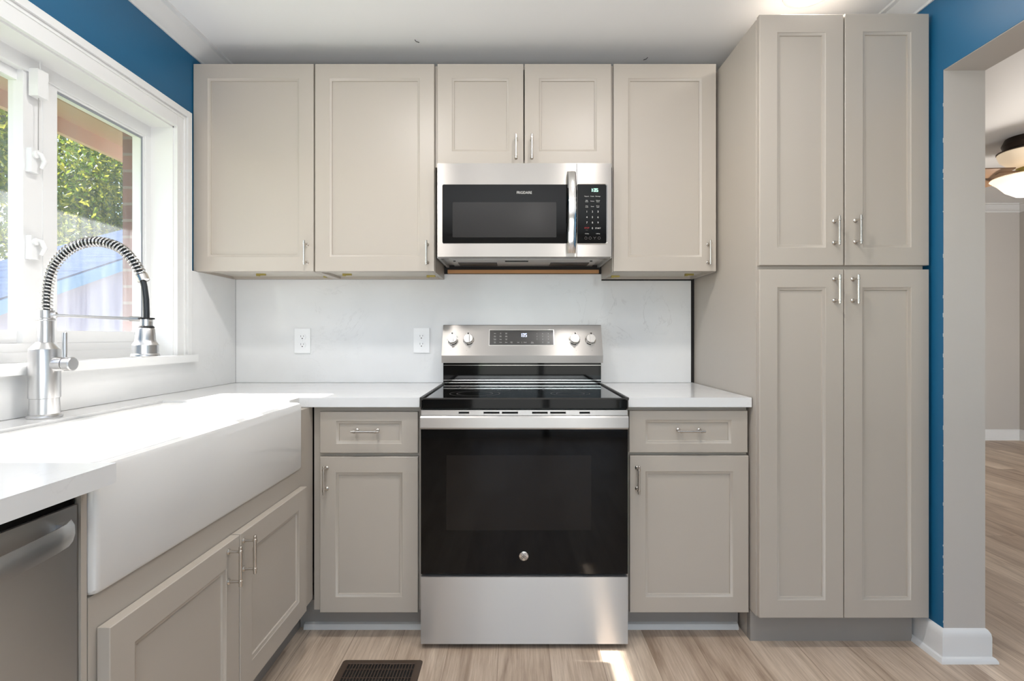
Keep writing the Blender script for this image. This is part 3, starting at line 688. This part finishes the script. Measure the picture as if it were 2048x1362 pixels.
PX = lambda px: (px-1030)/423.5
m = MB(); panel_box(m, PX(977.5), PX(1108.5), PZ(691.6), PZ(659), .0008); m.build('display_bezel', CHROME, CP)
m = MB(); panel_box(m, PX(979), PX(1107), PZ(690.2), PZ(660.4), .0014); DP = m.build('display', DISPLAY, CP)
def ptext(mb, s_, px, py, size, mat=0, out=.0017):
    z_ = PZ(py); p = Vector((PX(px), on_panel(z_), z_))+nrm*out; text_into(mb, s_, p.x, p.z, size, p.y, True, mat, 1, tilt, .0002)
m = MB()
lab = [["Bake", "Air\nFry", "Conv\nBake"], ["Conv\nRoast", "Broil\nHi/Lo", "Keep\nWarm"], ["Frozen\nSnacks", "Pizza", "Clean\nSelf"], ["Oven\nLight", "Clock", "Delay"]]
for r_, py in enumerate((667, 673, 679, 685)):
    for c_, px in enumerate((989.7, 1001.1, 1012.5)): ptext(m, lab[r_][c_], px, py, .0042 if '\n' in lab[r_][c_] else .0050)
ptext(m, "Cook\nTime", 1022.9, 685, .0042); ptext(m, "Start", 1036.7, 685, .005); ptext(m, "|", 1043.6, 685, .008); ptext(m, "Cancel", 1050.2, 685, .005); ptext(m, "Timer\nOn/Off", 1064.5, 685.5, .0045)
for r_, py in enumerate((667.4, 673.2, 679)):
    for c_, px in enumerate((1074.2, 1085.6, 1097)): ptext(m, str(r_*3+c_+1), px, py, .0062)
ptext(m, "0", 1085.6, 685, .0062); ptext(m, "Lock\nPanel", 1097.2, 685, .0042)
m.build('button_labels', PRINT, DP, smooth=0)
SEG = {'1': 'bc', '3': 'abgcd', '5': 'afgcd'}
def seg_digit(mb, ch, ox, oz, w_, h_, t, P):
    R_ = {'a': (0, h_-t, w_, h_), 'd': (0, 0, w_, t), 'g': (0, h_/2-t/2, w_, h_/2+t/2), 'b': (w_-t, h_/2, w_, h_), 'c': (w_-t, 0, w_, h_/2), 'f': (0, h_/2, t, h_), 'e': (0, 0, t, h_/2)}
    for c_ in SEG[ch]:
        a, b, c, d = R_[c_]; P(mb, ox+a, ox+c, oz+b, oz+d)
m = MB(); P = lambda mb, x0, x1, za, zb: panel_box(mb, x0, x1, za, zb, .0019)
zb_ = PZ(674.0)
for ch, px in (('1', 1039.8), ('3', 1045.0), ('5', 1050.0)): seg_digit(m, ch, PX(px), zb_, .0092, .0168, .0017, P)
P(m, PX(1044.2)-.0008, PX(1044.2)+.0008, zb_+.004, zb_+.006); P(m, PX(1044.2)-.0008, PX(1044.2)+.0008, zb_+.010, zb_+.012)
m.build('clock_digits', LEDW, DP, smooth=0)
for px in (904.9, 936.8, 1149.7, 1181.6):
    z_ = PZ(679.8); c = Vector((PX(px), on_panel(z_), z_)); M = Matrix.Translation(c) @ Matrix.Rotation(-tilt, 4, 'X')
    m = MB(); m.lathe((0,0,0), [(.0262,0),(.0262,-.0015),(.0245,-.003)], 36, 'y'); m.lathe((0,-.003,0), [(.0225,0),(.0238,-.002),(.0232,-.017),(.0210,-.0195)], 36, 'y')
    m.box(-.0055, .0055, -.0225, -.032, -.0235, .0235, .0025, 2)
    m.mi = 1; m.box(-.0045, .0045, -.0221, -.0324, .016, .0238)
    m.box(.0056, .0064, -.0200, -.0227, -.019, .019)
    bmesh.ops.transform(m.bm, matrix=M, verts=m.bm.verts[:]); m.build('knob', [CHROME, DARKMET], CP)
for px, kx in ((904.9, 0), (936.8, 1), (1149.7, 2), (1181.6, 3)):
    m = MB()
    ptext(m, "OFF", px, 666.2, .0045, 0, .0004)
    for a in (-.7, -.35, .35, .7):
        ptext(m, "-", px+12.5*math.sin(a*1.6), 679-12.5*math.cos(a*1.6)*.95, .006, 0, .0004)
    ptext(m, "\u2022", px-1+(3 if kx > 1 else -2), 701, .009, 0, .0004)
    m.build('knob_markings', PRINTD, CP, smooth=0)

# ------------------------------------------------------------------ microwave
MX0, MX1, MZ0, MZ1 = -.334, .4145, 1.474, 1.8695
MW = thing('microwave', ((MX0+MX1)/2, -.2, MZ0), 'stainless over-the-range microwave under the short wall cabinet', 'microwave')
m = MB(); m.box(MX0, MX1, -.022, -.336, MZ0+.012, MZ1, .002)
m.box(MX0, MX0+.012, -.022, -.336, MZ0, MZ0+.012).box(MX1-.012, MX1, -.022, -.336, MZ0, MZ0+.012).box(MX0+.012, MX1-.012, -.322, -.336, MZ0, MZ0+.012)
m.build('housing', GALV, MW)
m = MB(); m.box(MX0+.013, MX1-.013, -.255, -.321, MZ0+.008, MZ0+.0115); m.build('vent_grille', BLACKE, MW)
m = MB(); m.box(MX0+.04, MX1-.04, -.03, -.25, MZ0+.006, MZ0+.0115, .001)
m.mi = 1; m.box(MX0+.07, MX0+.25, -.06, -.16, MZ0+.004, MZ0+.0062); m.box(MX1-.25, MX1-.07, -.06, -.16, MZ0+.004, MZ0+.0062)
m.mi = 2; m.box(-.045, .060, -.20, -.215, MZ0+.003, MZ0+.0065).box(MX0+.055, MX0+.065, -.21, -.22, MZ0+.003, MZ0+.0065).box(MX1-.075, MX1-.065, -.21, -.22, MZ0+.003, MZ0+.0065)
m.build('underside_panel', [GALV, DARKMET, BLACK], MW, smooth=0)
PXm = lambda px: (px-1030)/473.0
PZm = lambda py: CAM_H+(674-py)/473.0
dz0, dz1 = MZ0, MZ1-.0005
MD = MB().box(MX0+.006, PXm(1153), -.338, -.374, dz0, dz1, .003, 2).build('door', STEEL_DIM, MW)
m = MB(); m.prism(rounded(PXm(885), PXm(1152.2), PZm(487), PZm(369.5), .006, 4), 'y', -.373, -.3755, .0006); m.build('door_glass', BLACKG, MD)
m = MB(); m.prism(rounded(PXm(905.5), PXm(1112.5), PZm(475), PZm(405), .003, 3), 'y', -.3752, -.3758); m.build('door_window', MWWIN, MD)
m = MB(); text_into(m, "FRIGIDAIRE", PXm(1048.5), PZm(386), .0155, -.3758, True, 0, .82); m.build('logo_text', PRINT, MD, smooth=0)
m = MB(); N = 20; sec = []; hx0, hx1 = PXm(1133.5), PXm(1151)
for k in range(N+1):
    t = k/N; z_ = PZm(508)+(PZm(346)-PZm(508))*t; y_ = -.374-.012-.030*math.sin(PI*t)**.7
    sec.append([(hx0, y_, z_), (hx0+.004, y_-.008, z_), ((hx0+hx1)/2, y_-.0105, z_), (hx1-.004, y_-.008, z_), (hx1, y_, z_), (hx1-.004, y_+.006, z_), (hx0+.004, y_+.006, z_)])
n_ = 7; vs = [p for s_ in sec for p in s_]; fs = [tuple(range(n_)), tuple(range(N*n_, N*n_+n_))[::-1]]
for k in range(N):
    for i in range(n_): fs.append((k*n_+i, k*n_+(i+1) % n_, k*n_+n_+(i+1) % n_, k*n_+n_+i))
m.mesh(vs, fs); m.box(hx0+.004, hx1-.004, -.374, -.392, PZm(507), PZm(499)).box(hx0+.004, hx1-.004, -.374, -.392, PZm(355), PZm(347)); m.build('handle', CHROME, MD, smooth=50)
KP = MB().box(PXm(1154), MX1-.007, -.338, -.374, dz0, dz1, .003, 2).build('control_panel', STEEL_DIM, MW)
m = MB(); m.prism([(PXm(1154.2), PZm(487)), (PXm(1210), PZm(487)), (PXm(1212.6), PZm(484.5)), (PXm(1212.6), PZm(372)), (PXm(1210), PZm(369.5)), (PXm(1154.2), PZm(369.5))], 'y', -.373, -.3755, .0004); KG = m.build('keypad', BLACKG, KP)
m = MB(); m.tube([(PXm(1155), -.3752, PZm(488.3)), (PXm(1210.5), -.3752, PZm(488.3)), (PXm(1213.2), -.3752, PZm(486.6)), (PXm(1213.8), -.3752, PZm(484.5)), (PXm(1213.8), -.3752, PZm(372)), (PXm(1212.6), -.3752, PZm(369.5)), (PXm(1210), -.3752, PZm(368.6)), (PXm(1155), -.3752, PZm(368.6))], .0012, 6)
m.build('keypad_bezel', CHROME, KP)
m = MB(); T = lambda s_, px, py, size, mat=0: text_into(m, s_, PXm(px), PZm(py), size, -.3757, True, mat)
for r_, (py, row) in enumerate(((393.2, ("Popcorn", "Potato", "Beverage")), (402.8, ("Melt\nSoften", "Reheat", "Defrost\nQuick")), (413.6, ("Time\nCook", "Timer", "Power\nLevel")))):
    for px, s_ in zip((1173.2, 1184.4, 1195.5), row): T(s_, px, py, .0056 if '\n' not in s_ else .0052)
for r_, py in enumerate((424, 435, 445.8)):
    for c_, px in enumerate((1173.4, 1184.6, 1195.7)): T(str(r_*3+c_+1), px, py, .0112)
T("STOP", 1173.4, 456.4, .0085, 1); T("cancel", 1173.4, 460.6, .004, 2); T("0", 1184.6, 457, .0112); T("START", 1195.7, 457, .0082)
T("+10 Sec", 1173.4, 467.8, .0056); T("+30 Sec", 1195.7, 467.8, .0056)
for px, s_ in ((1171.5, 0), (1180, 1), (1189, 2), (1198, 3)):
    cx, cz = PXm(px), PZm(476.5)
    if s_ != 2: m.mi = 2; m.tube([(cx+.0052*math.cos(a*PI/8), -.3758, cz+.0052*math.sin(a*PI/8)) for a in range(17)], .0006, 5)
    else: m.mi = 2; m.tube([(cx-.005, -.3758, cz+.005), (cx, -.3758, cz), (cx, -.3758, cz-.005)], .0009, 5).tube([(cx+.005, -.3758, cz+.005), (cx, -.3758, cz)], .0009, 5)
m.build('button_labels', [PRINT, PRINTR, PRINTG], KG, smooth=0)
m = MB(); P = lambda mb, x0, x1, za, zb: mb.box(x0, x1, -.3755, -.3762, za, zb)
zb_ = PZm(384.2)
for ch, px in (('1', 1180.2), ('3', 1186.6), ('5', 1191.6)): seg_digit(m, ch, PXm(px), zb_, .0085, .0140, .0017, P)
P(m, PXm(1185.1)-.0008, PXm(1185.1)+.0008, zb_+.003, zb_+.005); P(m, PXm(1185.1)-.0008, PXm(1185.1)+.0008, zb_+.009, zb_+.011)
m.build('clock_digits', LEDG, KG, smooth=0)
tag(MB().box(-.328, .408, -.0215, -.040, 1.4455, 1.462, .001).build('wooden_cleat', PINE), 'bare wooden strip along the wall under the microwave', 'wood strip')

# ------------------------------------------------------------------ outlets
def outlet(x, z, label):
    O = thing('wall_outlet', (x, -.0205, z), label, 'outlet', 'duplex outlets on the backsplash')
    MB().box(x-.0385, x+.0385, -.0205, -.0265, z-.0605, z+.0605, .0025, 3).build('cover_plate', PLATE, O)
    for s_ in (-1, 1):
        cz = z+.0195*s_
        m = MB(); m.prism([(x+.0168*math.cos(a*PI/12)*1.0, cz+max(-.0138, min(.0138, .0172*math.sin(a*PI/12)))) for a in range(24)], 'y', -.0262, -.0282, .0006); rc = m.build('receptacle', CREAM, O)
        m = MB(); m.box(x-.0078, x-.0062, -.0281, -.0284, cz-.001, cz+.0075).box(x+.0055, x+.0072, -.0281, -.0284, cz+.0, cz+.0072)
        m.lathe((x, -.0280, cz-.0078), [(.0027, 0), (.0027, -.0005)], 12, 'y'); m.build('slots', BLACK, rc, smooth=0)
    MB().lathe((x, -.0264, z), [(.003,0),(.003,-.001),(.002,-.0013)], 12, 'y').build('screw', PLATE, O)
outlet(-1.040, 1.116, 'white duplex outlet on the backsplash nearer the window corner')
outlet(-.4575, 1.118, 'white duplex outlet on the backsplash beside the range')

# ------------------------------------------------------------------ floor vent
VX0, VX1, VY0, VY1 = -.600, -.322, -.748, -.892
V = thing('floor_vent', ((VX0+VX1)/2, (VY0+VY1)/2, 0), 'dark brown metal floor register in front of the left base cabinet', 'vent')
m = MB(); fw = .022
loops = [[(p[0], p[1], z) for p in rounded(VX0+i, VX1-i, VY1+i, VY0-i, max(r, .001), 5)] for i, r, z in ((0, .010, .0002), (0, .010, .0028), (.002, .009, .0045), (fw-.001, .002, .0045), (fw, .001, .0035), (fw, .001, .0002))]
n = len(loops[0]); vs = [p for l in loops for p in l]
m.mesh(vs, [(k*n+i, k*n+(i+1) % n, ((k+1) % 6)*n+(i+1) % n, ((k+1) % 6)*n+i) for k in range(6) for i in range(n)])
m.build('frame', VENTM, V)
MB().box(VX0+fw, VX1-fw, VY0-fw, VY1+fw, .0001, .0006).build('duct_shadow', BLACK, V).name = 'duct_shade'  # black sheet under the grille, the duct's shade put in as colour
m = MB(); nb = 22
for k in range(nb+1):
    x = VX0+fw+(VX1-VX0-2*fw)*k/nb; m.box(x-.0016, x+.0016, VY0-fw, VY1+fw, .0008, .0040)
for y in (VY0-fw-.028, VY0-fw-.072): m.box(VX0+fw, VX1-fw, y-.0018, y+.0018, .0006, .0030)
m.build('grille', VENTM, V, smooth=0)

# ------------------------------------------------------------------ ceiling lights
def ceiling_light(x, y, label, e=11):
    Lr = thing('ceiling_light', (x, y, ZC), label, 'ceiling light', 'flush round ceiling lights')
    MB().lathe((x, y, ZC-.014), [(.070,0),(.078,0),(.088,.004),(.092,.0138),(.07,.0139)], 40).build('trim_ring', WHITE, Lr)
    MB().lathe((x, y, ZC-.0165), [(.060,0),(.069,.0015),(.069,.0030)], 40).build('diffuser', LAMPM, Lr)
    l = lamp('ceiling_light_glow', 'AREA', (x, y, ZC-.02), e, (1.0, .965, .93), shape='DISK', size=.14); l.parent = Lr; l.location = (0, 0, -.02)
ceiling_light(1.085, -.655, 'round flush ceiling light above the tall pantry', 1.2)
ceiling_light(-.26, -1.97, 'round flush ceiling light over the kitchen centre', 2)
ceiling_light(.60, -1.97, 'round flush ceiling light near the opening to the next room', 1.5)
ceiling_light(-.52, -1.25, 'round flush ceiling light over the sink run', 7.5)
ceiling_light(.40, -1.22, 'round flush ceiling light in front of the range', 7)
ceiling_light(.2, -3.5, 'round flush ceiling light by the glazed door', 1.5)  # unseen light, added to help light the room
for x, y, a, lb in ((-.43, -.34, .5, 'tiny bent wire stub in the ceiling above the second wall cabinet'), (.605, -.20, 2.6, 'tiny bent wire stub in the ceiling above the right wall cabinet')):
    m = MB(); m.tube([(x, y, ZC), (x+.006*math.cos(a), y+.006*math.sin(a), ZC-.006), (x+.02*math.cos(a), y+.02*math.sin(a), ZC-.007)], .0014, 6)
    tag(m.build('wire_stub', BLACK), lb, 'wire')

# ------------------------------------------------------------------ ceiling fan in the living room
fx, fy = 3.73, 1.22; ZC2 = 2.59
Fn = thing('ceiling_fan', (fx, fy, ZC2), 'bronze ceiling fan with glowing frosted bowl in the next room', 'ceiling fan')
MB().lathe((fx, fy, ZC2-.09), [(.05,0),(.13,.01),(.14,.045),(.12,.0898)], 32).build('canopy', BRONZE, Fn)
MB().lathe((fx, fy, 2.485), [(.09,0),(.115,.01),(.115,.05),(.05,.06)], 32).build('motor', NICKEL, Fn)
MB().lathe((fx, fy, 2.375), [(.06,0),(.10,.012),(.15,.06),(.165,.105),(.16,.11)], 40).build('upper_shade', BOWL2, Fn)
m = MB(); m.lathe((fx, fy, 2.485), [(.150,0),(.168,.001),(.168,.008),(.150,.009)], 40); m.build('shade_rim', BRONZE, Fn)
MB().lathe((fx, fy, 2.307), [(.03,0),(.06,.01),(.06,.06),(.04,.068)], 24).build('hub', BRASS, Fn)
MB().lathe((fx, fy, 2.160), [(.02,0),(.06,.006),(.12,.045),(.165,.10),(.205,.135),(.200,.142)], 48).build('light_bowl', BOWL, Fn)
MB().lathe((fx, fy, 2.145), [(.008,0),(.014,.006),(.02,.016)], 16).build('finial', BRONZE, Fn)
for k in range(5):
    a = 2*PI*k/5+.55; m = MB(); m.box(.13, .62, -.07, .07, -.004, .004, .003); m.box(.05, .20, -.02, .02, -.006, .004, .002)
    bmesh.ops.transform(m.bm, matrix=Matrix.Translation((fx, fy, 2.335)) @ Matrix.Rotation(a, 4, 'Z') @ Matrix.Rotation(.2, 4, 'X'), verts=m.bm.verts[:])
    m.build('blade', Mat('walnut_blade', srgb(120,92,68), .4).m, Fn)
fl = lamp('fan_light', 'POINT', (0, 0, 0), 21, (1, .93, .84), shadow_soft_size=.1); fl.parent = Fn; fl.location = (0, 0, -.50)
